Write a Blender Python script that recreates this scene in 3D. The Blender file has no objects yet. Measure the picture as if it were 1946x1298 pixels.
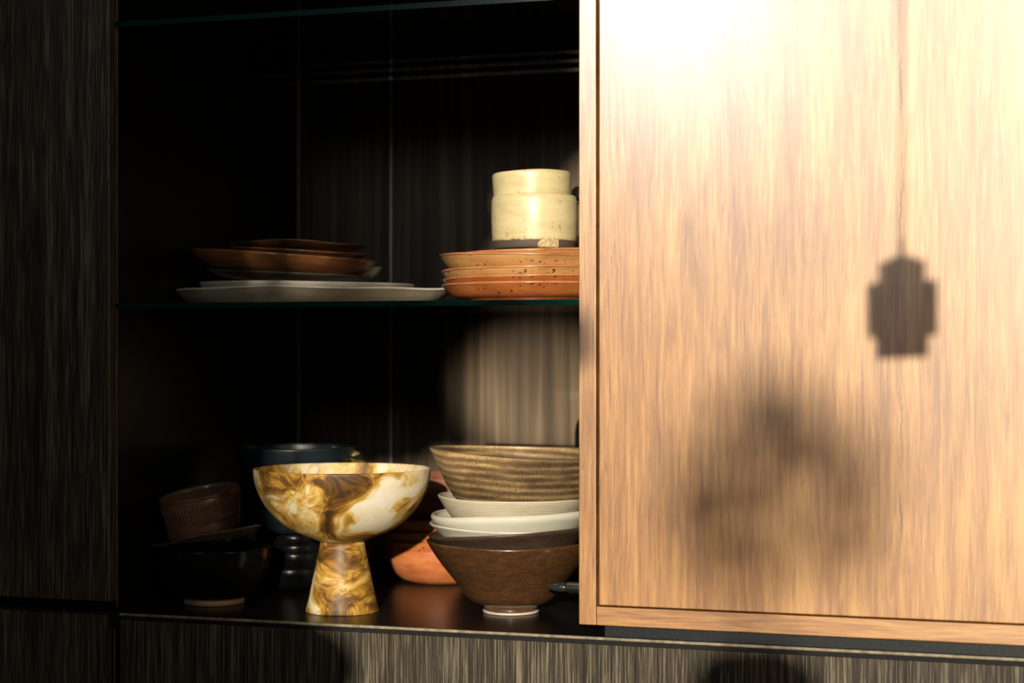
import bpy, bmesh, math, random
from mathutils import Vector, Matrix, noise as mnoise
random.seed(7)
C = bpy.context.scene.collection
PI = math.pi
# ------------------------------------------------------------ camera
F_PX, CX, HOR = 3420.0, 973.0, 667.0
TH = math.radians(17.8)
ST, CT = math.sin(TH), math.cos(TH)
D, H = 2.04, 0.336
cam_d = bpy.data.cameras.new('camera'); cam = bpy.data.objects.new('camera', cam_d); C.objects.link(cam)
cam.location = (0, -D, H); cam.rotation_euler = (PI/2, 0, TH)
cam_d.sensor_width = 36; cam_d.lens = 36*F_PX/1946
cam_d.shift_y = (HOR-649)/1946
cam_d.clip_start = 0.05
cam_d.dof.use_dof = True; cam_d.dof.focus_distance = 2.17; cam_d.dof.aperture_fstop = 3.6
bpy.context.scene.camera = cam
# ------------------------------------------------------------ light
w = bpy.data.worlds.new('world'); bpy.context.scene.world = w; w.use_nodes = True
w.node_tree.nodes['Background'].inputs[0].default_value = (0.62, 0.78, 1.0, 1)
w.node_tree.nodes['Background'].inputs[1].default_value = 0.028
SX, SZ = -0.25, 0.205          # sun travels along (SX, 1, -SZ)
sd = bpy.data.lights.new('sun', 'SUN'); sun = bpy.data.objects.new('sun', sd); C.objects.link(sun)
sd.energy = 6.3; sd.color = (1.0, 0.86, 0.67); sd.angle = math.radians(0.7)
sun.rotation_euler = Vector((SX, 1, -SZ)).to_track_quat('-Z', 'Y').to_euler()
def area(name, loc, target, sx, sy, power, col):
    d = bpy.data.lights.new(name, 'AREA'); o = bpy.data.objects.new(name, d); C.objects.link(o)
    d.shape = 'RECTANGLE'; d.size = sx; d.size_y = sy; d.energy = power; d.color = col
    o.location = loc; o.rotation_euler = (Vector(target)-Vector(loc)).to_track_quat('-Z', 'Y').to_euler()
    return o
# unseen area lamp added at right as warm fill on the door
area('unseen_area_light', (1.35, -1.35, 0.80), (-0.2, 0, 0.45), 0.8, 1.2, 9.5, (1.0, 0.70, 0.42))
# spotlight added with no source seen: makes the soft patch on the back panel
pd = bpy.data.lights.new('added_patch_spot', 'SPOT'); po = bpy.data.objects.new('added_patch_spot', pd); C.objects.link(po)
po.location = (-0.25, -3.3, 0.375); pt = Vector((-0.785, 0.57, 0.290))
po.rotation_euler = (pt-po.location).to_track_quat('-Z', 'Y').to_euler()
pd.energy = 3500; pd.color = (1.0, 0.85, 0.62); pd.spot_size = math.radians(4.5); pd.spot_blend = 0.9; pd.shadow_soft_size = 0.03
area('unseen_area_light', (-1.30, -3.5, 1.50), (-1.0, 0, 1.0), 0.26, 0.7, 6, (1.0, 0.93, 0.82))  # unseen window, inferred from the glare and the bowls' highlights
wl = area('unseen_area_light', (-1.30, -3.52, 1.62), (-0.40, 0, 0.95), 0.34, 0.7, 1.25, (0.95, 0.97, 1.0)); wl.data.spread = math.radians(30)  # narrow-beam lamp added to strengthen the glare on the door top
vs = bpy.context.scene.view_settings
vs.view_transform = 'Standard'; vs.look = 'None'; vs.gamma = 1; vs.use_curve_mapping = False; vs.exposure = 0

# ------------------------------------------------------------ helpers
def at(x, y, Y):
    """pixel of the photograph -> point on the vertical plane y=Y"""
    u = (x-CX)/F_PX; Z = (Y+D)/(CT+u*ST)
    return Vector((Z*(-ST+u*CT), Y, H+(HOR-y)/F_PX*Z))
def ppm(x, Y):
    u = (x-CX)/F_PX
    return F_PX*(CT+u*ST)/(Y+D)
def link(name, me, mat, parent=None, loc=None):
    o = bpy.data.objects.new(name, me); C.objects.link(o)
    if mat: me.materials.append(mat)
    if parent: o.parent = parent
    if loc is not None: o.location = loc
    return o
def tag(o, label=None, cat=None, group=None, kind=None):
    for k, v in (('label', label), ('category', cat), ('group', group), ('kind', kind)):
        if v: o[k] = v
    return o
def empty(name, loc, label, cat, rot=(0,0,0), group=None):
    o = bpy.data.objects.new(name, None); C.objects.link(o); o.location = loc; o.rotation_euler = rot
    o.empty_display_size = 0.05
    return tag(o, label, cat, group)
def mesh(name, verts, faces, smooth=True):
    me = bpy.data.meshes.new(name); me.from_pydata(verts, [], faces); me.update()
    if smooth: me.polygons.foreach_set('use_smooth', [True]*len(me.polygons))
    return me
def box_me(name, x0, x1, y0, y1, z0, z1, bev=0.0006, seg=2):
    bm = bmesh.new(); bmesh.ops.create_cube(bm, size=1)
    for v in bm.verts:
        v.co = Vector((x0 if v.co.x < 0 else x1, y0 if v.co.y < 0 else y1, z0 if v.co.z < 0 else z1))
    if bev: bmesh.ops.bevel(bm, geom=bm.edges[:], offset=bev, segments=seg, affect='EDGES', profile=0.5)
    me = bpy.data.meshes.new(name); bm.to_mesh(me); bm.free()
    return me
def box(name, x0, x1, y0, y1, z0, z1, mat, parent=None, bev=0.0006):
    return link(name, box_me(name, x0, x1, y0, y1, z0, z1, bev), mat, parent)
def catmull(pts, n=6):
    out = []
    P = [pts[0]]+list(pts)+[pts[-1]]
    for i in range(1, len(P)-2):
        p0, p1, p2, p3 = P[i-1], P[i], P[i+1], P[i+2]
        for k in range(n):
            t = k/n
            out.append(tuple(0.5*((2*p1[j])+(-p0[j]+p2[j])*t+(2*p0[j]-5*p1[j]+4*p2[j]-p3[j])*t*t+(-p0[j]+3*p1[j]-3*p2[j]+p3[j])*t**3) for j in (0, 1)))
    out.append(tuple(pts[-1])); return out
def lathe(name, prof, deform=None, N=96):
    """prof: (r,z) list running from the axis outside, up, over and back to the axis"""
    vs_, fs = [], []
    rows = []
    for r, z in prof:
        if r < 1e-5:
            rows.append([len(vs_)]); vs_.append((0, 0, z)); continue
        row = []
        for k in range(N):
            a = 2*PI*k/N
            p = (r*math.cos(a), r*math.sin(a), z)
            if deform: p = deform(a, r, z, p)
            row.append(len(vs_)); vs_.append(p)
        rows.append(row)
    for A, B in zip(rows, rows[1:]):
        for k in range(N):
            a0, a1 = A[k % len(A)], A[(k+1) % len(A)]; b0, b1 = B[k % len(B)], B[(k+1) % len(B)]
            f = []
            for q in (a0, a1, b1, b0):
                if q not in f: f.append(q)
            if len(f) > 2: fs.append(f)
    return mesh(name, vs_, fs)
def vessel_profile(outer, t, floor_z=None, n=6, ring=0, ring_n=0):
    """outer: (r,z) from the outer bottom to the rim"""
    o = catmull(outer, n)
    if ring:
        hmax = o[-1][1]; z0 = o[0][1]
        o2 = []
        for i in range(len(o)*3):
            q = i/3; a = int(q); f = q-a
            if a >= len(o)-1: break
            r = o[a][0]*(1-f)+o[a+1][0]*f; z = o[a][1]*(1-f)+o[a+1][1]*f
            k = (z-z0)/(hmax-z0)
            o2.append((r+ring*math.sin(k*2*PI*ring_n+2*math.sin(k*7))*math.sin(min(1, k*4)*PI/2)*(1 if k < .93 else (1-k)/.07), z))
        o2.append(o[-1]); o = o2
    fz = floor_z if floor_z is not None else o[0][1]+t*1.3
    R, Z = o[-1]
    lip = [(R-t*0.15, Z+t*0.35), (R-t*0.5, Z+t*0.5), (R-t*0.85, Z+t*0.35)]
    inner = []
    for r, z in reversed(o):
        rr = r-t
        if z <= fz+1e-4 or rr < 0.004: break
        inner.append((rr, z))
    rl = inner[-1][0] if inner else R-t
    floor = [(rl*0.93, fz+t*.2), (rl*0.8, fz), (rl*0.4, fz), (0, fz)]
    return [(0, o[0][1])]+[(o[0][0]*.5, o[0][1])]+o+lip+inner+floor
def wob(seed, zr=0.0, rr=0.0, h=1.0, lobes=(2, 3, 5), yaw=0.0, oval=0.0):
    rnd = random.Random(seed); ph = [(l, rnd.uniform(0, 2*PI), rnd.uniform(.5, 1)/l**.5) for l in lobes]
    def f(a, r, z, p):
        s = sum(w_*math.sin(l*a+q) for l, q, w_ in ph)/1.6
        k = max(0, min(1, z/h))
        rad = 1+rr*s*k
        x, y = p[0]*rad, p[1]*rad*(1-oval)
        return (x, y, z+zr*s*k*k)
    return f
def tube_me(name, pts, r, n=8):
    v, f = [], []
    for i, p in enumerate(pts):
        d = (pts[min(i+1, len(pts)-1)]-pts[max(i-1, 0)]).normalized(); q = d.to_track_quat('Z', 'Y')
        for k in range(n):
            a = 2*PI*k/n; v.append(tuple(p+q @ Vector((r*math.cos(a), r*math.sin(a), 0))))
    for i in range(len(pts)-1):
        for k in range(n):
            a, b = i*n+k, i*n+(k+1) % n; f.append((a, b, b+n, a+n))
    f.append(tuple(range(n))); f.append(tuple(len(v)-n+k for k in range(n)))
    return mesh(name, v, f)
# ------------------------------------------------------------ materials
def new_mat(name):
    m = bpy.data.materials.new(name); m.use_nodes = True
    nt = m.node_tree; b = nt.nodes['Principled BSDF']
    return m, nt, b
def nd(nt, typ, **kw):
    n = nt.nodes.new(typ)
    for k, v in kw.items():
        if k.startswith('i_'):
            key = k[2:]
            key = int(key) if key.isdigit() else key.replace('_', ' ')
            n.inputs[key].default_value = v
        else: setattr(n, k, v)
    return n
def coords(nt, scale=(1, 1, 1), off=(0, 0, 0), rot=(0, 0, 0)):
    tc = nd(nt, 'ShaderNodeTexCoord'); mp = nd(nt, 'ShaderNodeMapping')
    mp.inputs['Scale'].default_value = scale; mp.inputs['Location'].default_value = off; mp.inputs['Rotation'].default_value = rot
    nt.links.new(tc.outputs['Object'], mp.inputs['Vector']); return mp.outputs[0]
def noise(nt, vec, scale, detail=3, rough=.5, dist=0.0):
    n = nd(nt, 'ShaderNodeTexNoise'); n.inputs['Scale'].default_value = scale; n.inputs['Detail'].default_value = detail
    n.inputs['Roughness'].default_value = rough; n.inputs['Distortion'].default_value = dist
    nt.links.new(vec, n.inputs['Vector']); return n
def ramp(nt, fac, stops, interp='LINEAR'):
    r = nd(nt, 'ShaderNodeValToRGB'); e = r.color_ramp.elements; r.color_ramp.interpolation = interp
    while len(e) < len(stops): e.new(0.5)
    for q, (p, c) in zip(e, stops):
        q.position = p; q.color = (*c, 1) if len(c) == 3 else c
    nt.links.new(fac, r.inputs[0]); return r.outputs[0]
def mix(nt, fac, a, b, mode='MIX'):
    m = nd(nt, 'ShaderNodeMix', data_type='RGBA', blend_type=mode)
    for sock, v in ((m.inputs[0], fac), (m.inputs[6], a), (m.inputs[7], b)):
        if hasattr(v, 'is_linked') or isinstance(v, bpy.types.NodeSocket): nt.links.new(v, sock)
        elif isinstance(v, (int, float)): sock.default_value = v
        else: sock.default_value = (*v, 1)
    return m.outputs[2]
def math_n(nt, op, a, b=None, c=None, clamp=False):
    m = nd(nt, 'ShaderNodeMath', operation=op); m.use_clamp = clamp
    for s, v in zip(m.inputs, (a, b, c)):
        if v is None: continue
        if isinstance(v, bpy.types.NodeSocket): nt.links.new(v, s)
        else: s.default_value = v
    return m.outputs[0]
def bump(nt, b, height, strength=.3, dist=.001):
    n = nd(nt, 'ShaderNodeBump'); n.inputs['Strength'].default_value = strength; n.inputs['Distance'].default_value = dist
    nt.links.new(height, n.inputs['Height']); nt.links.new(n.outputs[0], b.inputs['Normal'])
G = (0, 0, 0); W1 = (1, 1, 1)
def laminate(name, lo, mid, hi, rough=.42, spec=.5, fine=260):
    m, nt, b = new_mat(name)
    v = coords(nt, (1, 1, .022))
    sep = nd(nt, 'ShaderNodeSeparateXYZ'); nt.links.new(v, sep.inputs[0])
    s = math_n(nt, 'ADD', sep.outputs[0], sep.outputs[1])
    cb = nd(nt, 'ShaderNodeCombineXYZ'); nt.links.new(s, cb.inputs[0]); nt.links.new(sep.outputs[2], cb.inputs[2])
    n1 = noise(nt, cb.outputs[0], fine, 4, .62, .35); n2 = noise(nt, cb.outputs[0], fine*.12, 3, .5, .2)
    f = math_n(nt, 'ADD', math_n(nt, 'MULTIPLY', n1.outputs[0], .7), math_n(nt, 'MULTIPLY', n2.outputs[0], .3))
    c = ramp(nt, f, [(.36, lo), (.5, mid), (.62, hi)])
    nt.links.new(c, b.inputs['Base Color']); b.inputs['Roughness'].default_value = rough
    b.inputs['Specular IOR Level'].default_value = spec
    bump(nt, b, f, .35, .0006); return m
M_lam = laminate('dark_laminate', (.008, .0075, .0065), (.036, .031, .024), (.155, .135, .098), fine=520, spec=.2)
M_back = laminate('brown_laminate', (.03, .022, .015), (.058, .043, .030), (.11, .083, .057), .6, .12, 60)
def plain(name, col, rough=.4, metal=0, spec=.5, coat=0, nscale=60, var=.25, bmp=.1):
    m, nt, b = new_mat(name)
    n = noise(nt, coords(nt), nscale, 4, .6)
    c = ramp(nt, n.outputs[0], [(.3, tuple(x*(1-var) for x in col)), (.7, tuple(min(1, x*(1+var)) for x in col))])
    nt.links.new(c, b.inputs['Base Color']); b.inputs['Roughness'].default_value = rough
    b.inputs['Metallic'].default_value = metal; b.inputs['Specular IOR Level'].default_value = spec
    b.inputs['Coat Weight'].default_value = coat
    if bmp: bump(nt, b, n.outputs[0], bmp, .0005)
    return m
M_black = plain('black_board', (.007, .007, .0075), .3, spec=.22, nscale=200)
M_void = plain('black_recess', (.006, .006, .007), .7, spec=.2)
M_track = plain('black_track', (.008, .011, .014), .4, spec=.3, nscale=350, var=.5)
M_edge = plain('pale_edge_strip', (.20, .175, .125), .4, spec=.4, nscale=90, var=.5)  # pale edges; on the side panel it stands for a chamfer glint
M_seam = plain('grey_seam_strip', (.38, .42, .47), .45, spec=.4)
M_steel = plain('brushed_steel', (.55, .52, .46), .3, metal=1, nscale=300, var=.15)
M_wall = plain('white_plaster', (.6, .6, .58), .9, spec=.2)
M_floor = plain('dark_oak_floor', (.05, .035, .025), .6, spec=.2)

def wood_door(name, horiz=False):
    m, nt, b = new_mat(name)
    rot = (0, PI/2, 0) if horiz else (0, 0, 0)
    tc = nd(nt, 'ShaderNodeTexCoord')
    sp0 = nd(nt, 'ShaderNodeSeparateXYZ'); nt.links.new(tc.outputs['Object'], sp0.inputs[0])
    X, Z = (sp0.outputs[2], sp0.outputs[0]) if horiz else (sp0.outputs[0], sp0.outputs[2])
    def V(sx, sz, oy=0.0, zo=None):
        cb = nd(nt, 'ShaderNodeCombineXYZ')
        nt.links.new(math_n(nt, 'MULTIPLY', X, sx), cb.inputs[0]); nt.links.new(math_n(nt, 'MULTIPLY', Z, sz), cb.inputs[2])
        if isinstance(oy, bpy.types.NodeSocket): nt.links.new(oy, cb.inputs[1])
        else: cb.inputs[1].default_value = oy
        return cb.outputs[0]
    # gentle wander of the grain
    wn = noise(nt, V(9, 3), 1, 2)
    Xw = math_n(nt, 'ADD', X, math_n(nt, 'MULTIPLY', wn.outputs[0], .012))
    # staves 2.6 cm wide, cut to random lengths
    st = math_n(nt, 'FLOOR', math_n(nt, 'MULTIPLY', X, 38))
    wn1 = nd(nt, 'ShaderNodeTexWhiteNoise', noise_dimensions='1D'); nt.links.new(st, wn1.inputs['W'])
    zc = math_n(nt, 'FLOOR', math_n(nt, 'ADD', math_n(nt, 'MULTIPLY', Z, 2.3), math_n(nt, 'MULTIPLY', wn1.outputs[0], 7)))
    wn2 = nd(nt, 'ShaderNodeTexWhiteNoise', noise_dimensions='2D')
    cb = nd(nt, 'ShaderNodeCombineXYZ'); nt.links.new(st, cb.inputs[0]); nt.links.new(zc, cb.inputs[1]); nt.links.new(cb.outputs[0], wn2.inputs['Vector'])
    stave = wn2.outputs[0]
    def Vw(sx, sz, oy=0.0):
        cb = nd(nt, 'ShaderNodeCombineXYZ')
        nt.links.new(math_n(nt, 'MULTIPLY', Xw, sx), cb.inputs[0]); nt.links.new(math_n(nt, 'MULTIPLY', Z, sz), cb.inputs[2])
        cb.inputs[1].default_value = oy
        return cb.outputs[0]
    n1 = noise(nt, Vw(30, 3.2), 1, 4, .55, .4)        # patches
    n2 = noise(nt, Vw(190, 10, 3), 1, 6, .7, .8)     # streaks
    n3 = noise(nt, Vw(620, 18, 5), 1, 4, .75, .2)      # fine fibre
    f = math_n(nt, 'ADD', math_n(nt, 'ADD', math_n(nt, 'MULTIPLY', n1.outputs[0], .31), math_n(nt, 'MULTIPLY', n2.outputs[0], .37)),
               math_n(nt, 'ADD', math_n(nt, 'MULTIPLY', n3.outputs[0], .29), math_n(nt, 'MULTIPLY', stave, .03)))
    c = ramp(nt, f, [(.36, (.10, .038, .010)), (.44, (.22, .098, .026)), (.49, (.30, .140, .040)), (.55, (.41, .212, .067)), (.63, (.50, .295, .10))])
    # pores: short dark dashes
    n4 = noise(nt, Vw(900, 16, 9), 1, 1, .5)
    pores = ramp(nt, n4.outputs[0], [(.70, G), (.76, W1)])
    c = mix(nt, math_n(nt, 'MULTIPLY', pores, .35), c, (.16, .07, .03))
    # cracks: thin dark lines, long splits
    if not horiz:
        xs = at(1713, 600, 0).x
        wv = noise(nt, V(0, 16), 1, 3, .6)
        d1 = math_n(nt, 'ABSOLUTE', math_n(nt, 'SUBTRACT', math_n(nt, 'SUBTRACT', X, xs), math_n(nt, 'MULTIPLY', math_n(nt, 'SUBTRACT', wv.outputs[0], .5), .018)))
        brk = noise(nt, V(0, 9, 4), 1, 2)
        wdt = math_n(nt, 'MULTIPLY', ramp(nt, brk.outputs[0], [(.46, G), (.62, W1)]), .0009)
        k1 = math_n(nt, 'LESS_THAN', d1, wdt)
        c = mix(nt, math_n(nt, 'MULTIPLY', k1, .8), c, (.07, .03, .012))
        vor = noise(nt, V(210, 5.0, 12), 1, 1, .5)
        nn = noise(nt, V(14, 2.2, 21), 1, 1, .5)
        d2 = math_n(nt, 'ABSOLUTE', math_n(nt, 'SUBTRACT', vor.outputs[0], .5))
        k2 = math_n(nt, 'MULTIPLY', math_n(nt, 'LESS_THAN', d2, .006), math_n(nt, 'GREATER_THAN', nn.outputs[0], .64))
        c = mix(nt, math_n(nt, 'MULTIPLY', k2, .7), c, (.10, .045, .018))
    nt.links.new(c, b.inputs['Base Color'])
    r = ramp(nt, f, [(.3, (.47,)*3), (.7, (.38,)*3)])
    nt.links.new(r, b.inputs['Roughness']); b.inputs['Specular IOR Level'].default_value = .85
    b.inputs['Coat Weight'].default_value = 1.0; b.inputs['Coat Roughness'].default_value = .29; b.inputs['Coat IOR'].default_value = 1.85
    bump(nt, b, f, .18, .0006)
    return m
M_groove = plain('shaded_groove_wood', (.05, .018, .006), .7, spec=.1)  # shadow-gap darkness put into the groove's colour
M_wood = wood_door('amber_wood'); M_wood_h = wood_door('amber_wood_rail', True)

def glaze(name, c_lo, c_mid, c_hi, rough=.35, speck=0.0, speck_col=(.03, .015, .01), speck_scale=260, rings=0.0, ring_scale=120,
          mott=30, fine=0.0, coat=0.0, spec=.5, bmp=.15, hbands=None, speck_t=.72):
    m, nt, b = new_mat(name)
    v = coords(nt); sv = coords(nt, (1, 1, 3.5))
    f = noise(nt, sv, mott, 4, .6, .3).outputs[0]
    if rings:
        wv = nd(nt, 'ShaderNodeTexWave', wave_type='BANDS', bands_direction='Z'); wv.inputs['Scale'].default_value = ring_scale
        wv.inputs['Distortion'].default_value = 5.0; wv.inputs['Detail'].default_value = 2; wv.inputs['Detail Scale'].default_value = .15
        nt.links.new(v, wv.inputs['Vector'])
        f = math_n(nt, 'ADD', math_n(nt, 'MULTIPLY', f, 1-rings), math_n(nt, 'MULTIPLY', wv.outputs['Fac'], rings))
    if fine:
        f = math_n(nt, 'ADD', math_n(nt, 'MULTIPLY', f, 1-fine), math_n(nt, 'MULTIPLY', noise(nt, v, 700, 2, .6).outputs[0], fine))
    c = ramp(nt, f, [(.32, c_lo), (.5, c_mid), (.68, c_hi)])
    if speck:
        n = noise(nt, v, speck_scale, 1, .5).outputs[0]; n2 = noise(nt, v, speck_scale*.25, 1, .5).outputs[0]
        k = math_n(nt, 'MULTIPLY', ramp(nt, n, [(speck_t, G), (speck_t+.03, W1)]), ramp(nt, n2, [(.42, G), (.5, W1)]))
        c = mix(nt, math_n(nt, 'MULTIPLY', k, speck), c, speck_col)
    nt.links.new(c, b.inputs['Base Color']); b.inputs['Roughness'].default_value = rough
    b.inputs['Coat Weight'].default_value = coat; b.inputs['Coat Roughness'].default_value = .12
    b.inputs['Specular IOR Level'].default_value = spec
    bump(nt, b, f, bmp, .0008)
    return m
M_terra_hi = glaze('ochre_speckled_glaze', (.34, .15, .05), (.46, .24, .085), (.54, .31, .115), .3, 1.0, (.02, .01, .006), 210, rings=.07, ring_scale=150, mott=16, coat=.25, bmp=.06, speck_t=.66)
M_terra = glaze('rust_speckled_glaze', (.24, .065, .018), (.36, .105, .028), (.44, .145, .042), .28, 1.0, (.02, .01, .006), 210, rings=.07, ring_scale=150, mott=16, coat=.3, bmp=.06, speck_t=.66)
M_terra_rim = glaze('red_rim_glaze', (.27, .10, .035), (.36, .145, .055), (.44, .20, .08), .3, .6, coat=.3)
M_orange = glaze('orange_earthenware', (.33, .09, .03), (.44, .135, .045), (.52, .19, .07), .5, .3, rings=.2, ring_scale=120)
M_cream = glaze('cream_glaze', (.44, .355, .17), (.52, .445, .24), (.56, .49, .29), .34, .55, (.28, .16, .05), 170, mott=22, coat=.15, bmp=.06, speck_t=.68)
M_choc = glaze('dark_brown_glaze', (.028, .013, .006), (.06, .028, .011), (.11, .052, .020), .32, .5, (.25, .14, .07), 420, mott=60, fine=.6, coat=.35)
M_umber = glaze('umber_matt_glaze', (.030, .018, .013), (.048, .030, .021), (.07, .045, .032), .4, mott=50, fine=.4)
M_ribbed = glaze('ribbed_brown_glaze', (.045, .026, .013), (.115, .074, .036), (.30, .215, .10), .5, .6, (.03, .016, .008), 500, rings=.26, ring_scale=34, fine=.36, mott=18, bmp=.3, speck_t=.6)
M_offwhite = glaze('grey_white_glaze', (.34, .31, .225), (.43, .40, .30), (.49, .46, .36), .4, 1.0, (.05, .03, .02), 230, rings=.2, ring_scale=90, mott=14, bmp=.08, speck_t=.74)
M_white = glaze('milky_glaze', (.44, .44, .37), (.50, .50, .43), (.54, .54, .47), .3, .0, mott=12, coat=.2, bmp=.05)
M_blk = glaze('black_glaze', (.003, .003, .0035), (.005, .0055, .006), (.008, .008, .008), .2, mott=50, coat=.0, spec=.3)
M_blkpale = glaze('blue_black_glaze', (.005, .010, .014), (.009, .015, .021), (.015, .023, .03), .35, mott=20)
M_blkrough = glaze('rough_black_glaze', (.010, .009, .007), (.03, .025, .018), (.09, .07, .045), .55, fine=.5, mott=40, bmp=.5)
M_brown = glaze('dim_brown_glaze', (.08, .045, .028), (.15, .085, .055), (.22, .14, .10), .34, fine=.4, mott=45, coat=.3)
M_shadeclay = glaze('shaded_red_clay', (.10, .035, .016), (.16, .055, .024), (.22, .08, .035), .5, fine=.3)  # rust clay darkened in colour for the shadow the bowl stands in
M_rimdim = glaze('worn_brown_rim', (.02, .015, .01), (.07, .048, .028), (.17, .12, .07), .5, fine=.5, mott=60)
M_foot = glaze('bare_clay', (.20, .13, .09), (.33, .23, .16), (.45, .34, .25), .6, fine=.4)
M_footw = glaze('pale_clay', (.35, .30, .24), (.48, .42, .35), (.6, .54, .46), .7, fine=.3)
M_platter = glaze('grey_linen_glaze', (.14, .12, .085), (.25, .22, .16), (.34, .31, .24), .6, .5, (.06, .04, .02), 200, fine=.3, mott=16, bmp=.3)
M_speckwhite = glaze('speckled_white_glaze', (.42, .40, .34), (.52, .50, .43), (.58, .56, .5), .45, .9, (.05, .03, .02), 240, mott=25)
M_woodplate = glaze('glossy_brown_wood_glaze', (.10, .035, .012), (.20, .078, .026), (.30, .13, .045), .28, mott=35, fine=.2, coat=.5, rings=.2, ring_scale=200)
M_darkplate = glaze('dark_ash_glaze', (.03, .022, .016), (.07, .055, .04), (.14, .12, .09), .3, mott=18, coat=.3, rings=.3, ring_scale=200)

def marble():
    m, nt, b = new_mat('marbled_resin')
    tc = coords(nt, (1, 1, 1.15), (.11, .62, .27))
    w1 = noise(nt, tc, 7.5, 2, .5, 0.2)
    vm = nd(nt, 'ShaderNodeVectorMath', operation='SUBTRACT'); nt.links.new(w1.outputs['Color'], vm.inputs[0]); vm.inputs[1].default_value = (.5, .5, .5)
    vs1 = nd(nt, 'ShaderNodeVectorMath', operation='SCALE'); nt.links.new(vm.outputs[0], vs1.inputs[0]); vs1.inputs['Scale'].default_value = .26
    va = nd(nt, 'ShaderNodeVectorMath', operation='ADD'); nt.links.new(tc, va.inputs[0]); nt.links.new(vs1.outputs[0], va.inputs[1])
    n1 = noise(nt, va.outputs[0], 9, 4, .52, .9)
    n2 = noise(nt, va.outputs[0], 26, 5, .6, 2.2)
    n3 = noise(nt, va.outputs[0], 15, 1, .5, 1.4)
    f = math_n(nt, 'ADD', math_n(nt, 'MULTIPLY', n1.outputs[0], .72), math_n(nt, 'MULTIPLY', n2.outputs[0], .28))
    c = ramp(nt, f, [(.38, (.04, .02, .006)), (.44, (.13, .062, .012)), (.48, (.30, .165, .028)), (.525, (.44, .275, .06)),
                     (.56, (.53, .40, .15)), (.60, (.60, .54, .38)), (.68, (.63, .61, .53))])
    # thin dark swirl lines
    d = math_n(nt, 'ABSOLUTE', math_n(nt, 'SUBTRACT', n3.outputs[0], .47))
    line = ramp(nt, d, [(.0, W1), (.012, (.5, .5, .5)), (.04, G)])
    msk = ramp(nt, n1.outputs[0], [(.5, W1), (.66, G)])
    c = mix(nt, math_n(nt, 'MULTIPLY', math_n(nt, 'MULTIPLY', line, msk), .75), c, (.10, .05, .012))
    nt.links.new(c, b.inputs['Base Color'])
    b.inputs['Roughness'].default_value = .46; b.inputs['Coat Weight'].default_value = 0; b.inputs['Specular IOR Level'].default_value = .28
    b.inputs['Subsurface Weight'].default_value = .08; b.inputs['Subsurface Radius'].default_value = (.01, .006, .003)
    return m
M_marble = marble()
def cup_glaze():
    """cream glaze that stops short of the foot and leaves dark clay bare in a ragged band"""
    m, nt, b = new_mat('cream_glaze_over_dark_clay')
    v = coords(nt)
    sep = nd(nt, 'ShaderNodeSeparateXYZ'); nt.links.new(v, sep.inputs[0])
    n = noise(nt, v, 26, 2, .5).outputs[0]; nf = noise(nt, v, 160, 3, .6).outputs[0]; nb = noise(nt, v, 60, 3, .6).outputs[0]
    base = ramp(nt, noise(nt, coords(nt, (1, 1, 3)), 20, 4, .6).outputs[0], [(.3, (.44, .36, .18)), (.5, (.52, .445, .25)), (.7, (.56, .50, .30))])
    sp = ramp(nt, noise(nt, v, 170, 1).outputs[0], [(.69, G), (.72, W1)])
    base = mix(nt, math_n(nt, 'MULTIPLY', sp, .55), base, (.28, .16, .05))
    # glaze edge: step in angle + height noise
    ang = math_n(nt, 'ADD', math_n(nt, 'MULTIPLY', sep.outputs[0], 1.0), math_n(nt, 'MULTIPLY', sep.outputs[1], .2))
    gap = math_n(nt, 'MULTIPLY', math_n(nt, 'GREATER_THAN', math_n(nt, 'ADD', ang, math_n(nt, 'MULTIPLY', nb, .03)), .028),
                 math_n(nt, 'LESS_THAN', ang, .036))
    lim = math_n(nt, 'SUBTRACT', math_n(nt, 'ADD', .0105, math_n(nt, 'MULTIPLY', math_n(nt, 'SUBTRACT', nf, .5), .004)), math_n(nt, 'MULTIPLY', gap, .03))
    k = ramp(nt, math_n(nt, 'MULTIPLY', math_n(nt, 'SUBTRACT', lim, sep.outputs[2]), 1000), [(0, G), (.5, W1)])
    edge = ramp(nt, math_n(nt, 'SUBTRACT', sep.outputs[2], .0105), [(0, W1), (.0035, G)])
    grit = math_n(nt, 'MULTIPLY', ramp(nt, noise(nt, v, 420, 2).outputs[0], [(.46, G), (.54, W1)]), edge)
    base = mix(nt, math_n(nt, 'MULTIPLY', grit, .75), base, (.30, .17, .05))
    c = mix(nt, k, base, (.075, .052, .038))
    nt.links.new(c, b.inputs['Base Color'])
    r = math_n(nt, 'ADD', .36, math_n(nt, 'MULTIPLY', k, .3)); nt.links.new(r, b.inputs['Roughness'])
    return m
M_cup = cup_glaze()
def glass_mat(name, col, rough=0.0):
    m = bpy.data.materials.new(name); m.use_nodes = True; nt = m.node_tree
    nt.nodes.remove(nt.nodes['Principled BSDF'])
    tr_ = nd(nt, 'ShaderNodeBsdfTransparent'); gl = nd(nt, 'ShaderNodeBsdfGlossy'); gl.inputs['Roughness'].default_value = rough
    fr = nd(nt, 'ShaderNodeFresnel'); fr.inputs['IOR'].default_value = 1.3
    n = noise(nt, coords(nt), 3, 1); c = ramp(nt, n.outputs[0], [(.4, tuple(x*.985 for x in col)), (.6, col)])
    nt.links.new(c, tr_.inputs[0]); mx = nd(nt, 'ShaderNodeMixShader')
    nt.links.new(fr.outputs[0], mx.inputs[0]); nt.links.new(tr_.outputs[0], mx.inputs[1]); nt.links.new(gl.outputs[0], mx.inputs[2])
    nt.links.new(mx.outputs[0], nt.nodes['Material Output'].inputs['Surface']); return m
M_glass = glass_mat('clear_shelf_glass', (.97, .99, .98))
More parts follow.
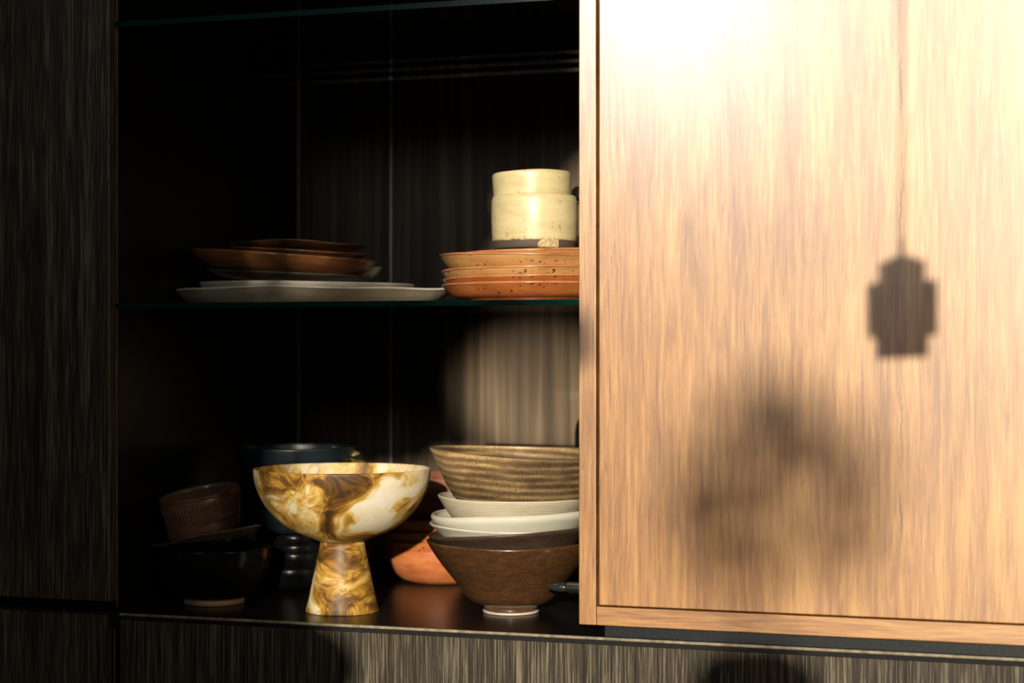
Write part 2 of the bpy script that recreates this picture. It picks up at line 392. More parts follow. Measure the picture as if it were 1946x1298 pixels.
M_green = plain('green_glass_edge', (.0, .017, .014), .2, spec=.15, nscale=200, var=.3, bmp=0)
M_jar = glass_mat('jar_glass', (.95, .96, .95))

# ------------------------------------------------------------ cabinet carcass
XL = at(225, 667, 0.018).x          # inner face of the left side
BACK = 0.57
XR, ZT = 0.62, 0.92
XD = at(1101.5, 667, 0).x           # left edge of the sliding door
cab = empty('open_cabinet', (0, 0, 0), 'open dark laminate cabinet interior holding the crockery', 'cabinet')
box('side_panel', XL-.0085, XL, .018, BACK, .0035, ZT, M_black, cab, .0004)
tag(box('edge_strip', XL-.0022, XL-.0012, .0172, .0180, .006, ZT, M_edge, cab, .0002), 'thin pale strip painting the glint on the side panel edge')  # chamfer glint painted as a pale strip
box('side_panel', XR, XR+.018, .018, BACK, 0, ZT, M_black, cab)
xs1 = at(743, 667, BACK).x
box('back_panel', XL+.003, xs1-.0018, BACK, BACK+.012, 0, ZT, M_back, cab, .0008)
box('back_panel', xs1+.0018, XR, BACK, BACK+.012, 0, ZT, M_back, cab, .0008)
box('seam_strip', xs1-.0014, xs1+.0014, BACK-.0006, BACK+.010, 0, ZT, M_seam, cab, 0)
box('seam_strip', XL+.0002, XL+.0045, BACK-.003, BACK+.002, 0, ZT, M_seam, cab, .0005)
box('backing', XL-.02, XR+.02, BACK+.013, BACK+.02, -.02, ZT, M_void, cab, 0)
box('bottom_board', XL-.010, XR, .0055, BACK+.012, -.020, 0, M_black, cab, .0012)
tag(box('front_edge', XL+.010, XR, .0018, .0058, -.0034, 0.0002, M_edge, cab, .0012), 'pale front edge of the bottom board')
box('lower_edge', XL+.010, XR, .0030, .0060, -.0088, -.0034, M_void, cab, .0002)
box('top_board', XL-.010, XR, .018, BACK+.012, ZT, ZT+.02, M_black, cab)
# lower drawer front
dx = at(228, 667, 0).x
dr = empty('drawer_unit', (0, 0, -.01), 'dark laminate drawer front with vertical grain under the open shelf', 'drawer')
o = box('drawer_front', dx, XR, 0, .019, -.36, -.0085, M_lam, dr, .0008); o.location = (0, 0, .01)
o = box('drawer_body', XL-.008, XR, .022, .5, -.36, -.021, M_void, dr, 0); o.location = (0, 0, .01)
ux = at(218, 667, .012).x
o = box('edge_strip', ux-.0005, ux+.0004, .0112, .013, -.36, -.006, M_seam, dr, 0); o.location = (0, 0, .01)
# left tall cupboard and the one below
tx = at(208.5, 667, 0).x
tall = empty('tall_cupboard', (0, 0, 0), 'tall dark grained cupboard door left of the open shelves', 'cupboard')
z0 = at(100, 1138, 0).z
box('door', -1.85, tx, -.001, .019, z0, 1.25, M_lam, tall, .0008)
tag(box('edge_strip', tx-.0009, tx-.0001, -.0013, -.0003, z0+.003, 1.25, M_edge, tall, 0), 'thin pale edge of the cupboard door')
box('carcass', -1.85, XL-.0095, .024, .55, .004, 1.25, M_void, tall, 0)
lx = at(203, 667, 0).x
low = empty('lower_cupboard', (0, 0, -.01), 'dark grained drawer front below the tall cupboard door at left', 'cupboard')
o = box('drawer_front', -1.85, lx, -.001, .019, -.36, at(100, 1164, 0).z, M_lam, low, .0008); o.location = (0, 0, .01)
o = box('carcass', -1.85, XL-.0105, .024, .55, -.36, -.002, M_void, low, 0); o.location = (0, 0, .01)

# ------------------------------------------------------------ sliding wooden door
door = empty('sliding_door', (XD, 0, .014), 'sliding amber wood door with a grooved frame, in full sun at right', 'door')
YD0, YD1 = -.004, .020
zb = at(1102, 1187, YD0).z
xst = at(1132.5, 667, YD0).x; ztr = at(1140, 1153, YD0).z
def dpart(name, *a, bev=.0012, mat=M_wood):
    o = box(name, *a, mat, door, bev); o.location = (-XD, 0, -.014); return o
dpart('stile', XD, xst, YD0, YD1, zb, 1.25)
dpart('bottom_rail', xst+.0003, XR+.02, YD0, YD1, zb, ztr, mat=M_wood_h)
xp = at(1138.5, 667, YD0).x; zp = at(1140, 1150, YD0).z
dpart('panel', xp, XR+.02, YD0-.0008, YD1-.004, zp, 1.25, bev=.0012)
dpart('groove_back', xst+.0002, XR+.02, YD0+.013, YD1-.002, ztr+.0002, 1.25, bev=0, mat=M_groove)
xt = at(1148, 667, .004).x
tr = box('door_track', xt, XR, .0062, .040, .0003, zb-.0012, M_track, None, .0006)
tag(tr, 'black bottom track between the amber door and the shelf board', 'track')

# ------------------------------------------------------------ glass shelves
def shelf(zt, label):
    r = empty('glass_shelf', (0, .02, zt-.0068), label, 'shelf', group='glass shelves of the cabinet')
    x0, x1 = XL+.0008, XR-.001
    o = box('pane', x0, x1, .0112, BACK-.012, -.0068+zt, zt, M_glass, r, 0); o.location = (0, -.02, -(zt-.0068))
    o = box('polished_edge', x0, x1, .0105, .0112, -.0068+zt, zt, M_green, r, 0); o.location = (0, -.02, -(zt-.0068))
    tag(o, 'dark green polished front edge')
    return r
ZG = at(1000, 569.5, .0105).z
ZG2 = at(500, 24, .0105).z
shelf(ZG, 'clear glass shelf with green edge carrying plates and cups')
shelf(ZG2, 'uppermost glass shelf, empty, near the top of the photo')

# ------------------------------------------------------------ crockery
def px_profile(pts, x, Y, zbase, ybase=None):
    """(half-width px, image y) -> (r, z-zbase)"""
    s = ppm(x, Y)
    return [(h/s, (H+(HOR-y)/s)-zbase) for h, y in pts]
def thing(name, x, Y, z, label, cat, rot=(0, 0, 0), group=None):
    p = at(x, 600, Y)
    return empty(name, (p.x, Y, z), label, cat, rot, group)
def rim_band(parent, R, z, t, mat, deform=None, name='rim', N=96):
    p = [(R-t*1.2, z-.0002), (R-t*.9, z+t*.35), (R-t*.5, z+t*.62), (R-t*.1, z+t*.45), (R+.0005, z+.0002), (R+.0003, z-.0012), (R-t*1.1, z-.0012), (R-t*1.2, z-.0002)]
    return link(name, lathe(name, p, deform, N), mat, parent)
def foot_ring(parent, R, z0, z1, mat, t=.005, name='foot'):
    p = [(R-t, z1), (R-t, z0+.0005), (R-t*.8, z0), (R-t*.2, z0), (R, z0+.0008), (R+.0004, z1), (R-t, z1)]
    return link(name, lathe(name, p, None, 72), mat, parent)

# marbled pedestal bowl
FX, FY = 650.5, .108
t = thing('pedestal_bowl', FX, FY, .0003, 'marbled gold and white bowl on a flared pedestal at the shelf front', 'bowl')
s = ppm(FX, FY); zz = lambda y: H+(HOR-y)/s
bp = [(20, 1030), (42, 1028), (62, 1021), (92, 1008), (120, 989), (143, 964), (158, 937), (165.5, 915), (168, 897), (168, 892)]
bowl = link('bowl', lathe('bowl', vessel_profile([(h/s, zz(y)) for h, y in bp], .0028), None, 128), M_marble, t)
pp = [(0, 0), (.03, 0), (69/s, .0), (69.6/s, .0012), (65/s, zz(1143)), (57/s, zz(1105)), (50/s, zz(1072)), (44.5/s, zz(1045)), (42.5/s, zz(1032)), (41.5/s, zz(1028.5)), (0, zz(1028.5))]
link('pedestal', lathe('pedestal', pp, None, 96), M_marble, t).rotation_euler = (0, 0, 2.1)

# right-hand stack on the board (centre x 970)
BX, BY = 971, .165
s = ppm(BX, BY); zz = lambda y: H+(HOR-y)/s
GROUPS = {'terracotta_plate': 'terracotta plates stacked on the glass shelf', 'cream_cup': 'nested cream cups', 'shallow_bowl': 'milky shallow bowls',
          'earthenware_bowl': 'orange and rust bowls behind the pedestal bowl', 'small_black_bowl': 'small black bowls in the shadow', 'black_bowl': 'black bowls of the left stack',
          'stoneware_bowl': 'dark brown bowls of the right stack'}
def bowl_thing(name, x, Y, z, prof, th, mat, label, cat='bowl', tilt=0, roll=0, dz=0, group=None, deform=None, foot=None, rim=None, ring=0, ring_n=0, floor_z=None, yaw=0, N=96, n=6):
    """prof is (r,z) local to the base; tilt raises the right side (rotation about Y)"""
    T = thing(name, x, Y, z, label, cat, (roll, -tilt, 0), group or GROUPS.get(name))
    b_ = link('body', lathe('body', vessel_profile(prof, th, floor_z, ring=ring, ring_n=ring_n, n=n), deform, N), mat, T)
    b_.rotation_euler = (0, 0, yaw)
    if foot: foot_ring(T, foot[0], 0, foot[1], foot[2])
    if rim:
        rb = rim_band(T, prof[-1][0], prof[-1][1], th, rim, deform, N=N); rb.rotation_euler = (0, 0, yaw)
    return T
hb = zz(1028)
bowl_thing('stoneware_bowl', BX, BY, .0003, [(47/s, .0022), (51/s, .0045), (54/s, .0085), (80/s, zz(1137)), (103/s, zz(1108)), (131/s, zz(1073)), (150/s, zz(1046)), (159/s, zz(1031)), (160/s, hb)],
           .0035, M_choc, 'deep dark brown speckled bowl at the bottom of the stack by the door', deform=wob(3, .0018, .004, hb), foot=(53/s, .0026, M_footw), floor_z=.012)
# nested umber bowl
zb2 = .0375
bowl_thing('stoneware_bowl', BX+6, BY, zb2, [(.030, 0), (.045, .008), (.072, .034), (.093, .056), (.1040, .0655), (.1062, .0690)],
           .0030, M_umber, 'umber bowl nested in the deep dark brown bowl', tilt=math.radians(4.0), deform=wob(5, .0006, .002, .08))
# two milky bowls
bowl_thing('shallow_bowl', BX-4, BY, .058, [(.035, 0), (.05, .006), (.076, .028), (.094, .046), (.1015, .0525), (.1035, .0545)],
           .0034, M_white, 'lower of the two milky white shallow bowls in the right stack', tilt=math.radians(-1.2), deform=wob(8, .0012, .004, .055))
bowl_thing('shallow_bowl', BX+3, BY, .076, [(.04, 0), (.056, .006), (.084, .028), (.1, .044), (.1035, .0505), (.1025, .053)],
           .0040, M_white, 'upper milky white shallow bowl with a rolled rim in the right stack', tilt=math.radians(2.0), deform=wob(11, .0020, .004, .055))
bowl_thing('speckled_bowl', BX+3, BY, .103, [(.03, 0), (.062, .0035), (.073, .012), (.084, .026), (.0945, .042), (.0965, .046)],
           .0030, M_offwhite, 'grey-white bowl with black specks under the ribbed brown bowl', tilt=math.radians(-.6), deform=wob(14, .001, .003, .046))
def ribdef(a, r, z, p):
    q = math.sin(z*560+2.6*math.sin(2*a+.6)+1.5*math.sin(3*a+2)+2*math.sin(z*130))*.00042*(1 if z < .045 else .35)
    k = 1+q/max(r, .02)
    h = z/.065
    return (p[0]*k, p[1]*k, z+.0022*math.sin(a*2+.4)*h*h)
bowl_thing('ribbed_bowl', BX+18, BY+.005, .1445, [(.03, 0), (.082, .0015), (.0885, .006), (.098, .021), (.109, .042), (.1145, .0535), (.1185, .0595), (.1192, .0615)],
           .0035, M_ribbed, 'wide brown bowl with throwing ridges on top of the right stack', tilt=math.radians(-2.0), deform=ribdef, rim=M_terra_hi if False else None, n=14, N=128)

# terracotta bowls behind
TX, TY = 842, .435
def tb(zb_, R, h, mat, lab, tilt=0, dx=0, foot=None, seed=1):
    return bowl_thing('earthenware_bowl', TX+dx, TY, zb_, [(R*.55, .0), (R*.72, .006), (R*.9, h*.45), (R*.985, h*.8), (R, h)], .003, mat, lab, tilt=math.radians(tilt), deform=wob(seed, .0008, .004, h))
tb(.0003, .086, .050, M_orange, 'orange earthenware bowl standing on the board behind the pedestal bowl', seed=21)
tb(.022, .087, .040, M_terra, 'lowest rust bowl nested in the orange bowl behind the pedestal bowl', 1.5, seed=22)
tb(.036, .084, .040, M_terra, 'middle rust bowl of the stack behind the pedestal bowl', 3, -2, seed=23)
tb(.052, .080, .042, M_terra, 'rust bowl under the tall one behind the pedestal bowl', 4, 2, seed=24)
bowl_thing('earthenware_bowl', TX+30, TY, .078, [(.05, 0), (.07, .01), (.080, .035), (.086, .065), (.087, .076)], .003, M_shadeclay,
           'tall rust bowl topping the stack between pedestal bowl and brown bowls', deform=wob(26, .001, .004, .09))

# left black stack
LX, LY = 407, .125
s = ppm(LX, LY); zz = lambda y: H+(HOR-y)/s
bowl_thing('black_bowl', LX, LY, .0003, [(48/s, .006), (62/s, .0085), (80/s, .018), (97/s, .038), (105/s, .056), (107/s, .071), (107.5/s, zz(1040))],
           .0032, M_blk, 'round black bowl on a bare clay foot, bottom of the left stack', foot=(57/s, .0085, M_foot), deform=wob(31, .0012, .004, .075))
bowl_thing('black_bowl', LX-8, LY, .042, [(.03, 0), (.045, .006), (.060, .024), (.068, .040), (.0695, .047)], .003, M_blk,
           'tilted black bowl resting inside the round black bowl', tilt=math.radians(9), deform=wob(33, .0008, .004, .05))
bowl_thing('rough_dish', LX-6, LY, .064, [(.026, 0), (.046, .004), (.062, .014), (.070, .0235), (.073, .0265)], .0032, M_blkrough,
           'tilted rough black dish with an uneven brownish rim in the left stack', 'dish', tilt=math.radians(11.5), deform=wob(35, .0024, .012, .027, (2, 3, 5)), rim=M_rimdim)
bowl_thing('brown_cup', LX-18, LY, .0835, [(.030, 0), (.045, .003), (.0485, .014), (.050, .030), (.0500, .034)], .003, M_brown,
           'smooth brown cup below the fluted one in the left stack', 'cup', tilt=math.radians(6), deform=wob(37, .0006, .003, .03))
def flute(a, r, z, p):
    h = z/.037; env = max(0, min(1, (h-.02)*12))*max(0, min(1, (.86-h)*9))
    q = .0015*env*(abs(math.sin(a*31))-.5)
    sp = 0
    k = 1+q/r
    d = math.exp(-((a-.15)/.16)**2)+math.exp(-((a-2*PI-.15)/.16)**2)
    k += .10*d*max(0, h-.35)
    return (p[0]*k, p[1]*k, z+.0022*d*h)
bowl_thing('fluted_cup', LX-19, LY, .1105, [(.034, 0), (.0478, .0012), (.0505, .006), (.0525, .018), (.0535, .030), (.0530, .034), (.0540, .037)], .0032, M_brown,
           'brown cup with vertical flutes and a small spout atop the left stack', 'cup', tilt=math.radians(7.5), roll=math.radians(9), deform=flute, N=340, n=4)

# stack of small black bowls between left stack and pedestal bowl
KX, KY = 566, .305
for i, (z_, R, lab) in enumerate([(.0003, .066, 'lowest small black bowl in the shadow behind the pedestal bowl'),
                                  (.0215, .060, 'second small black bowl up in the shadow behind the pedestal bowl'),
                                  (.0325, .058, 'third small black bowl up in the shadow behind the pedestal bowl'),
                                  (.0450, .050, 'topmost small black bowl in the shadow behind the pedestal bowl')]):
    bowl_thing('small_black_bowl', KX-8*(i == 0), KY, z_, [(R*.55, 0), (R*.8, .006), (R*.97, .021), (R*1.0, .028), (R*.985, .032)], .003, M_blk, lab,
               tilt=math.radians(1.0*i), deform=wob(40+i, .0005, .003, .03))
# large blue-black bowl at the back
NX, NY = 562, .305
s = ppm(NX, NY); zz = lambda y: H+(HOR-y)/s
bowl_thing('large_dark_bowl', NX, NY, .0785, [(45/s, 0), (75/s, .010), (98/s, zz(905)-.0785), (110/s, zz(868)-.0785), (114/s, zz(850)-.0785)], .004, M_blkpale,
           'large blue-black bowl in the shadow at the back, on top of the small black bowls', deform=wob(47, .001, .003, .12), foot=None)
# olive sprig
def leaf_mesh(name, L, Wd, curl=.2, n=8):
    v, f = [], []
    for side in (0, 1):
        for i in range(n+1):
            t_ = i/n; w_ = Wd*math.sin(PI*min(1, t_*.95+.03))**.8
            zc = -curl*L*t_*t_
            for j in (-1, 0, 1):
                v.append((L*t_, j*w_, zc+abs(j)*w_*.25+(side*-.0006)))
    m_ = (n+1)*3
    for i in range(n):
        for j in (0, 1):
            a = i*3+j
            f.append((a, a+1, a+4, a+3)); f.append((m_+a, m_+a+3, m_+a+4, m_+a+1))
    for i in range(n):
        a = i*3; f.append((a, a+3, m_+a+3, m_+a)); a += 2; f.append((a, m_+a, m_+a+3, a+3))
    return mesh(name, v, f)
M_leaf = plain('olive_leaf', (.11, .10, .02), .45, nscale=80, var=.5)
sp = thing('leaf_sprig', 640, .31, .20, 'small olive leaf sprig in the shadow behind the pedestal bowl', 'leaf')
pts = [at(634, 850, .33), at(655, 862, .32), at(672, 876, .30), at(700, 884, .29), at(640, 905, .36)]
base = at(640, 600, .30); base.z = .20; base = sp.location
link('stem', tube_me('stem', [q-sp.location for q in (at(632, 848, .33), at(655, 866, .32), at(690, 884, .30), at(705, 900, .29), at(700, 935, .30))], .0012), M_leaf, sp)
for (x_, y_, L_, az, el) in [(636, 850, .022, .2, .5), (652, 864, .024, .0, -.2), (668, 878, .028, -.2, .1), (645, 858, .02, 2.5, .6)]:
    q = at(x_, y_, .315)-sp.location
    o = link('leaf', leaf_mesh('leaf', L_, .005), M_leaf, sp, q); o.rotation_euler = (.9, el, az)

# ---- terracotta plates on the glass shelf
PX, PY = 1011, .21
s = ppm(PX, PY)
g = ZG+.0003
def plate(z_, R, h, mat, lab, tilt=0, roll=0, dx=0, seed=1, rimm=None, base=.55):
    return bowl_thing('terracotta_plate', PX+dx, PY, z_, [(R*base, 0), (R*.72, .003), (R*.87, h*.38), (R*.965, h*.8), (R, h)], .0034, mat, lab, 'plate',
                      tilt=math.radians(tilt), roll=math.radians(roll), deform=wob(seed, .0007, .003, h), rim=rimm)
zy = lambda y: H+(HOR-y)/s-ZG
plate(g, 171/s, zy(543), M_terra, 'bottom rust-red plate on the glass shelf, beside the pale platter', .4, seed=51, rimm=M_terra_rim, base=.72)
plate(g+.0085, 169/s, zy(531)-.0085, M_terra, 'second rust-red plate from the bottom, on the glass shelf', .8, seed=52, rimm=M_terra_rim)
plate(g+.0150, 172/s, zy(515)-.015, M_terra_hi, 'ochre plate with a red rim in the middle of its stack', .8, seed=53, rimm=M_terra_rim)
plate(g+.0300, 177/s, zy(491)-.030, M_terra_hi, 'wide ochre plate with a red rim, second from the top', -1.2, seed=54, rimm=M_terra_rim)
plate(g+.0365, 162/s, zy(485)-.0365, M_terra_hi, 'topmost rust and ochre plate, under the two cream cups', 2.0, dx=3, seed=55, rimm=M_terra_rim)
# cups
s = ppm(1015, PY); zc_ = lambda y: H+(HOR-y)/s
cz = zc_(474)
cp = [(76/s, .0), (78.5/s, .004), (80.5/s, zc_(450)-cz), (81.8/s, zc_(420)-cz), (81.5/s, zc_(395)-cz), (81.3/s, zc_(383)-cz), (79.5/s, zc_(376)-cz)]
bowl_thing('cream_cup', 1015.5, PY, cz, cp, .0035, M_cup, 'cream glazed cup with a dark unglazed foot band, standing on the plates', 'cup', deform=wob(61, .0005, .003, .06))
cz2 = zc_(404)
cp = [(62/s, 0), (70/s, .004), (73/s, zc_(378)-cz2), (74.5/s, zc_(350)-cz2), (75/s, zc_(336)-cz2), (74.2/s, zc_(331.5)-cz2)]
bowl_thing('cream_cup', 1012, PY, cz2, cp, .0032, M_cream, 'upper cream cup nested in the cup with the dark foot band', 'cup', tilt=math.radians(1.6), deform=wob(63, .0006, .003, .04))
# glass jar behind the cups
s = ppm(1120, .34); zq = lambda y: H+(HOR-y)/s-ZG
T = thing('glass_jar', 1121, .34, ZG+.0003, 'glossy glass jar glimpsed between the cream cups and the door', 'jar')
link('body', lathe('body', vessel_profile([(30/s, 0), (38/s, .004), (41/s, .02), (41/s, zq(400)), (38/s, zq(385)), (33/s, zq(376))], .0025)), M_jar, T)
link('lid', lathe('lid', [(0, zq(378)), (34/s, zq(378)), (35/s, zq(376)), (35/s, zq(362)), (28/s, zq(356)), (0, zq(355))], None, 64), M_steel, T)

# ---- left plate stack on the glass shelf
QX, QY = 592, .24
s = ppm(QX, QY); zq = lambda y: H+(HOR-y)/s-ZG
def platter_def(a, r, z, p):
    h = z/.017
    k = 1+.018*math.sin(5*a+1)*h
    return (p[0]*k, p[1]*k*.72, z+.0011*(math.sin(3*a+.5)+.6*math.sin(7*a))*h)
T = thing('linen_platter', QX+2, QY, g, 'very wide grey-beige platter with a stringy uneven edge, under the plates', 'platter', (0, 0, 0))
HP = zq(553); pr = [(228/s, 0), (240/s, .0016), (256/s, HP*.45), (268/s, HP*.88), (271/s, HP)]
link('body', lathe('body', vessel_profile(pr, .0028), platter_def, 160), M_platter, T)
rim_band(T, 271/s, HP, .0028, M_speckwhite, platter_def, 'edge', 160)
HW = zq(541)-.0085; T = bowl_thing('white_plate', 582, QY, g+.0082, [(160/s, 0), (185/s, HW*.3), (203/s, HW*.68), (211/s, HW)], .003, M_speckwhite,
               'speckled white plate lying on the grey-beige platter', 'plate', tilt=math.radians(-.75), deform=wob(72, .0008, .004, .013, oval=.25))
bowl_thing('dark_plate', 550, QY, zq(537)+ZG+.0003, [(90/s, 0), (125/s, .003), (152/s, .0075), (165/s, .0115)], .003, M_darkplate,
           'dark ash-brown plate between the white plate and the brown bowl', 'plate', tilt=math.radians(-3.0), deform=wob(73, .0012, .004, .012, oval=.2))
bowl_thing('pale_dish', 676, QY+.02, zq(538)+ZG, [(15/s, 0), (26/s, .004), (40/s, .012), (50/s, .0205)], .003, M_speckwhite,
           'small pale dish poking out right of the glossy brown bowl', 'dish', deform=wob(74, .001, .004, .02))
T = bowl_thing('brown_bowl', 538, QY-.02, zq(521)+ZG, [(120/s, 0), (148/s, .0045), (168/s, .013), (178/s, .0215), (180/s, .0245)], .004, M_woodplate,
               'glossy reddish brown shallow bowl in the left plate stack', 'bowl', tilt=math.radians(-4.2), deform=wob(75, .0006, .003, .024, oval=.2))
bowl_thing('thin_brown_dish', 566, QY-.02, zq(493)+ZG, [(80/s, 0), (105/s, .0025), (124/s, .007), (132/s, .0095)], .0025, M_woodplate,
           'thin brown dish with a wavy edge lying in the glossy brown bowl', 'dish', tilt=math.radians(-3.5), deform=wob(76, .0012, .01, .01, (3, 4, 6), oval=.2))
bowl_thing('dark_leaf_dish', 567, QY-.02, zq(483)+ZG, [(75/s, 0), (100/s, .003), (124/s, .008), (136/s, .0125)], .0025, M_choc,
           'dark thin wavy dish on top of the left plate stack', 'dish', tilt=math.radians(-1.0), deform=wob(78, .0032, .02, .0125, (2, 3, 5), oval=.25))

# ---- steel utensil and a black bottle, both mostly behind the door
p0 = at(1101, 1117, .09)
T = empty('steel_utensil', (p0.x, .09, p0.z), 'steel handled utensil with a dark bulb tip, poking out at the door edge', 'utensil')
def along_x(me):
    me.transform(Matrix.Rotation(-PI/2, 4, 'Y')); return me
s = ppm(1090, .09)
link('handle', along_x(lathe('handle', [(0, -.16), (.0068, -.16), (.0068, .0145), (.0064, .0150), (0, .0150)], None, 40)), M_steel, T)
M_tip = plain('dark_glossy_tip', (.05, .055, .055), .18, metal=.6, spec=.8)
link('tip', along_x(lathe('tip', catmull([(0, .0150), (.0062, .0155), (.0079, .022), (.0072, .030), (.0052, .037), (.003, .0405), (0, .042)], 5), lambda a, r, z, p: (p[0]*.8, p[1], p[2]), 40)), M_tip, T)
link('support_stand', lathe('support_stand', [(0, 0), (.02, 0), (.02, .003), (.004, .006), (.004, p0.z-.0075), (0, p0.z-.0075)], None, 32), M_steel, T, (.10, 0, -p0.z+.0003))
T = thing('black_bottle', 1121, .50, .0003, 'black rounded bottle at the back beside the door edge', 'bottle')
s = ppm(1121, .50); zq2 = lambda y: H+(HOR-y)/s
link('body', lathe('body', catmull([(0, 0), (.018, 0), (.022, .004), (28/s, .06), (29/s, zq2(850)), (27/s, zq2(810)), (18/s, zq2(792)), (9/s, zq2(787)), (0, zq2(786))], 5), None, 64), M_blk, T)

# ------------------------------------------------------------ the room behind the photographer
SUN = Vector((-SX, -1, SZ))
def toward_sun(X, z, s_): return Vector((X, 0, z))+SUN*s_
def struct(o): o['kind'] = 'structure'; return o
ZF = -.95
struct(box('floor', -3.2, 3.2, -4.0, 1.0, ZF-.02, ZF, M_floor, None, 0))
# window wall, opening sized by the patch of sun on the cabinet
WY = -3.6
wx0 = toward_sun(-1.035, 0, 3.6).x; wx1 = 2.0; wz0 = -.15; wz1 = 2.35
struct(box('wall_rear', -3.2, wx0, WY-.12, WY, ZF, 2.7, M_wall, None, 0))
for nm, a in (('trim_1', (wx0, wx0+.03, WY-.1, WY-.04, wz0, wz1)), ('trim_2', (wx1-.03, wx1, WY-.1, WY-.04, wz0, wz1))):
    struct(box(nm, *a, M_wall, None, 0))
struct(box('wall_rear', wx1, 3.2, WY-.12, WY, ZF, 2.7, M_wall, None, 0))
struct(box('wall_rear', wx0, wx1, WY-.12, WY, ZF, wz0, M_wall, None, 0))

# pendant lantern whose shadow falls on the door
M_lant = plain('dark_bronze', (.05, .035, .02), .4, metal=.7)
cpt = toward_sun(at(1713, 600, 0).x, 0, 1.15)
def lz(y): return toward_sun(0, at(1713, y, 0).z, 1.15).z
s = ppm(1713, 0)
T = empty('pendant_lantern', (cpt.x, cpt.y, lz(676)), 'tiered bronze pendant lantern hanging on a thin cord', 'lantern', (0, 0, math.radians(15)))
def tier(name, hw, y0, y1):
    k = hw/s*1.0
    o = box(name, -k, k, -k, k, lz(y1)-lz(676), lz(y0)-lz(676), M_lant, T, .001); return o
tier('lower_tier', 47, 628, 674); tier('middle_tier', 63, 549, 631); tier('upper_tier', 42, 505, 549); tier('cap', 24, 493, 506); tier('finial', 6, 455, 494)
cd = box('cord', -.0022, .0022, -.0022, .0022, lz(457)-lz(676), 2.4-lz(676), M_lant, T, 0)

# unseen shrub, added to cast the soft shadow on the door
M_green_leaf = plain('green_leaf', (.08, .14, .04), .5, nscale=40)
def leaf_cloud(name, label, spots, s_, L, seed, Wf=.28):
    """spots: (X, z, rx, rz, count) ellipses in the cabinet plane, carried toward the sun"""
    rnd = random.Random(seed)
    V, Fc = [], []
    ctr = toward_sun(spots[0][0], spots[0][1], s_)
    me0 = leaf_mesh('leaf', L, L*Wf)
    lv = [v.co.copy() for v in me0.vertices]; lf = [tuple(p.vertices) for p in me0.polygons]
    for (X, z, rx, rz, n) in spots:
        for _ in range(n):
            a = rnd.uniform(0, 2*PI); q = rnd.random()**.5
            p = toward_sun(X+rx*q*math.cos(a), z+rz*q*math.sin(a), s_+rnd.uniform(-.09, .09))-ctr
            R_ = (Matrix.Rotation(rnd.uniform(0, 2*PI), 3, 'Y') @ Matrix.Rotation(rnd.uniform(-.7, .7)+PI/2, 3, 'X')).to_3x3()
            b0 = len(V)
            V += [tuple(p+R_ @ v-R_ @ Vector((L/2, 0, 0))) for v in lv]; Fc += [tuple(b0+i for i in t_) for t_ in lf]
    return ctr, mesh(name, V, Fc)
def X_(x): return at(x, 667, 0).x
def Z_(x, y): return at(x, y, 0).z
def plant(name, label, spots, s_, L, seed, Wf=.28, pot=True, ground=ZF):
    ctr, me = leaf_cloud('foliage', label, spots, s_, L, seed, Wf)
    base = Vector((ctr.x, ctr.y, ground)); pot = plain('pot_clay', (.3, .12, .05), .7)
    T = empty(name, base, label, 'plant')
    f = link('foliage', me, M_green_leaf, T, ctr-base); f['kind'] = 'stuff'
    hz = ctr.z-ground
    link('stem', lathe('stem', [(0, .2), (.012, .2), (.007, hz*.98), (0, hz*.98)], None, 16), M_woodplate, T)
    link('pot', lathe('pot', [(0, 0), (.08, 0), (.11, .2), (.12, .24), (.11, .24), (.10, .21), (0, .21)], None, 40), M_orange, T)
    return T
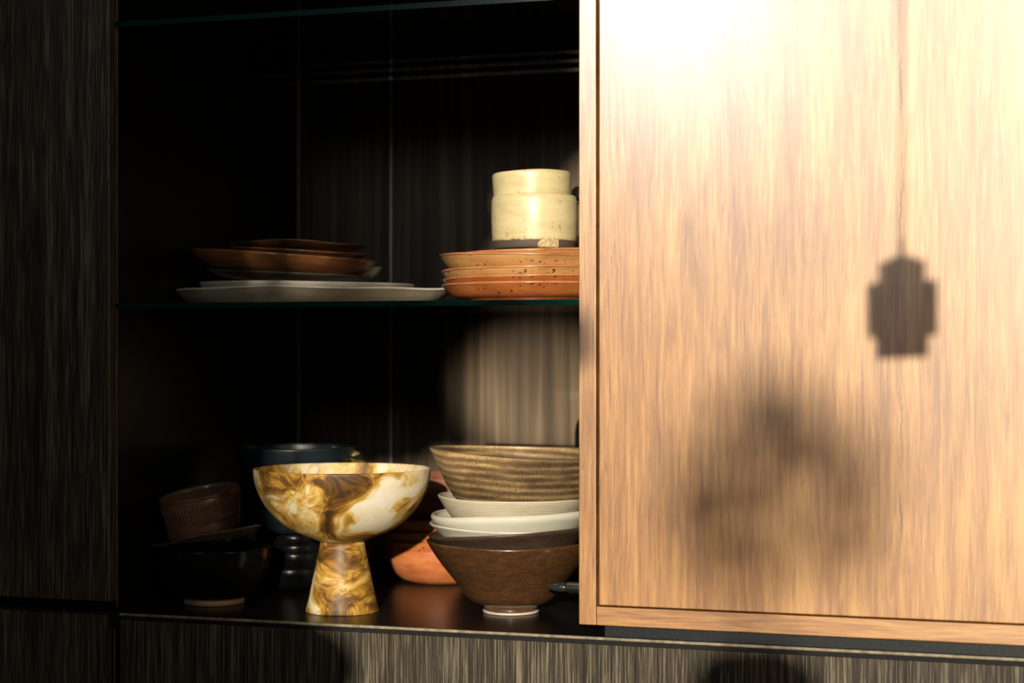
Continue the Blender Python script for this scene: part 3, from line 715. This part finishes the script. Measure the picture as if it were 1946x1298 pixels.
plant('shrub', 'leafy shrub added out of view to cast the soft shadow on the door',
      [(X_(1450), Z_(1450, 900), .07, .05, 4), (X_(1465), Z_(1465, 800), .05, .045, 14), (X_(1580), Z_(1560, 900), .05, .06, 13), (X_(1330), Z_(1330, 920), .04, .07, 13),
       (X_(1480), Z_(1480, 1060), .10, .05, 12)], 7.5, .05, 5, .4)
plant('shade_shrub', 'leafy shrub added out of view to dim the left plates',
      [(-.97, .45, .20, .07, 48)], 7.9, .05, 15, .4)  # invented foliage, never in view: thins the sun on the left plates
# unseen leaves added as a light blocker: keeps the sun off the upper left shelves
plant('shade_plant', 'unseen leafy blocker added to shade the upper shelves',
      [(-.99, .63, .20, .10, 240), (-.98, .50, .19, .04, 8), (-.90, .34, .09, .05, 60), (-1.0, .85, .24, .17, 330), (-.745, .86, .13, .15, 260), (-1.02, .36, .14, .06, 150), (-.83, .36, .08, .045, 150), (-.80, .62, .07, .12, 110), (-.675, .785, .085, .065, 160), (-.68, .347, .095, .034, 230)], 2.7, .07, 9, .34)
# unseen table with two vases, added to shade the drawer front
tz = toward_sun(0, -.14, 2.6).z
tp = toward_sun(-.9, 0, 2.6)
T = empty('shade_table', (tp.x+.02, -2.52, ZF), 'unseen low table added to carry the shading vases', 'table')
box('table_top', -.45, .75, -.11, .11, tz-ZF-.03, tz-ZF, M_woodplate, T, .003)
for a, b_ in ((-.42, -.085), (-.42, .085), (.72, -.085), (.72, .085)):
    box('leg', a-.02, a+.02, b_-.02, b_+.02, 0, tz-ZF-.03, M_woodplate, T, .002)
def pot_thing(name, X, ztop, r, s_, label, cat, mat):
    p = toward_sun(X, 0, s_); h = toward_sun(0, ztop, s_).z-tz
    T = empty(name, (p.x, p.y, tz+.0003), label, cat)
    link('body', lathe('body', catmull([(0, 0), (r*.7, 0), (r*.95, h*.3), (r, h*.6), (r*.7, h*.93), (r*.25, h), (0, h)], 5), None, 48), mat, T)
pot_thing('round_shade_vase', -1.0, .0, .14, 2.52, 'unseen round dark vase added to shade the drawer front', 'vase', M_blk)
pot_thing('small_shade_vase', X_(1432), Z_(1425, 1240), .075, 2.52, 'unseen small dark vase added to shade the drawer front', 'vase', M_choc)
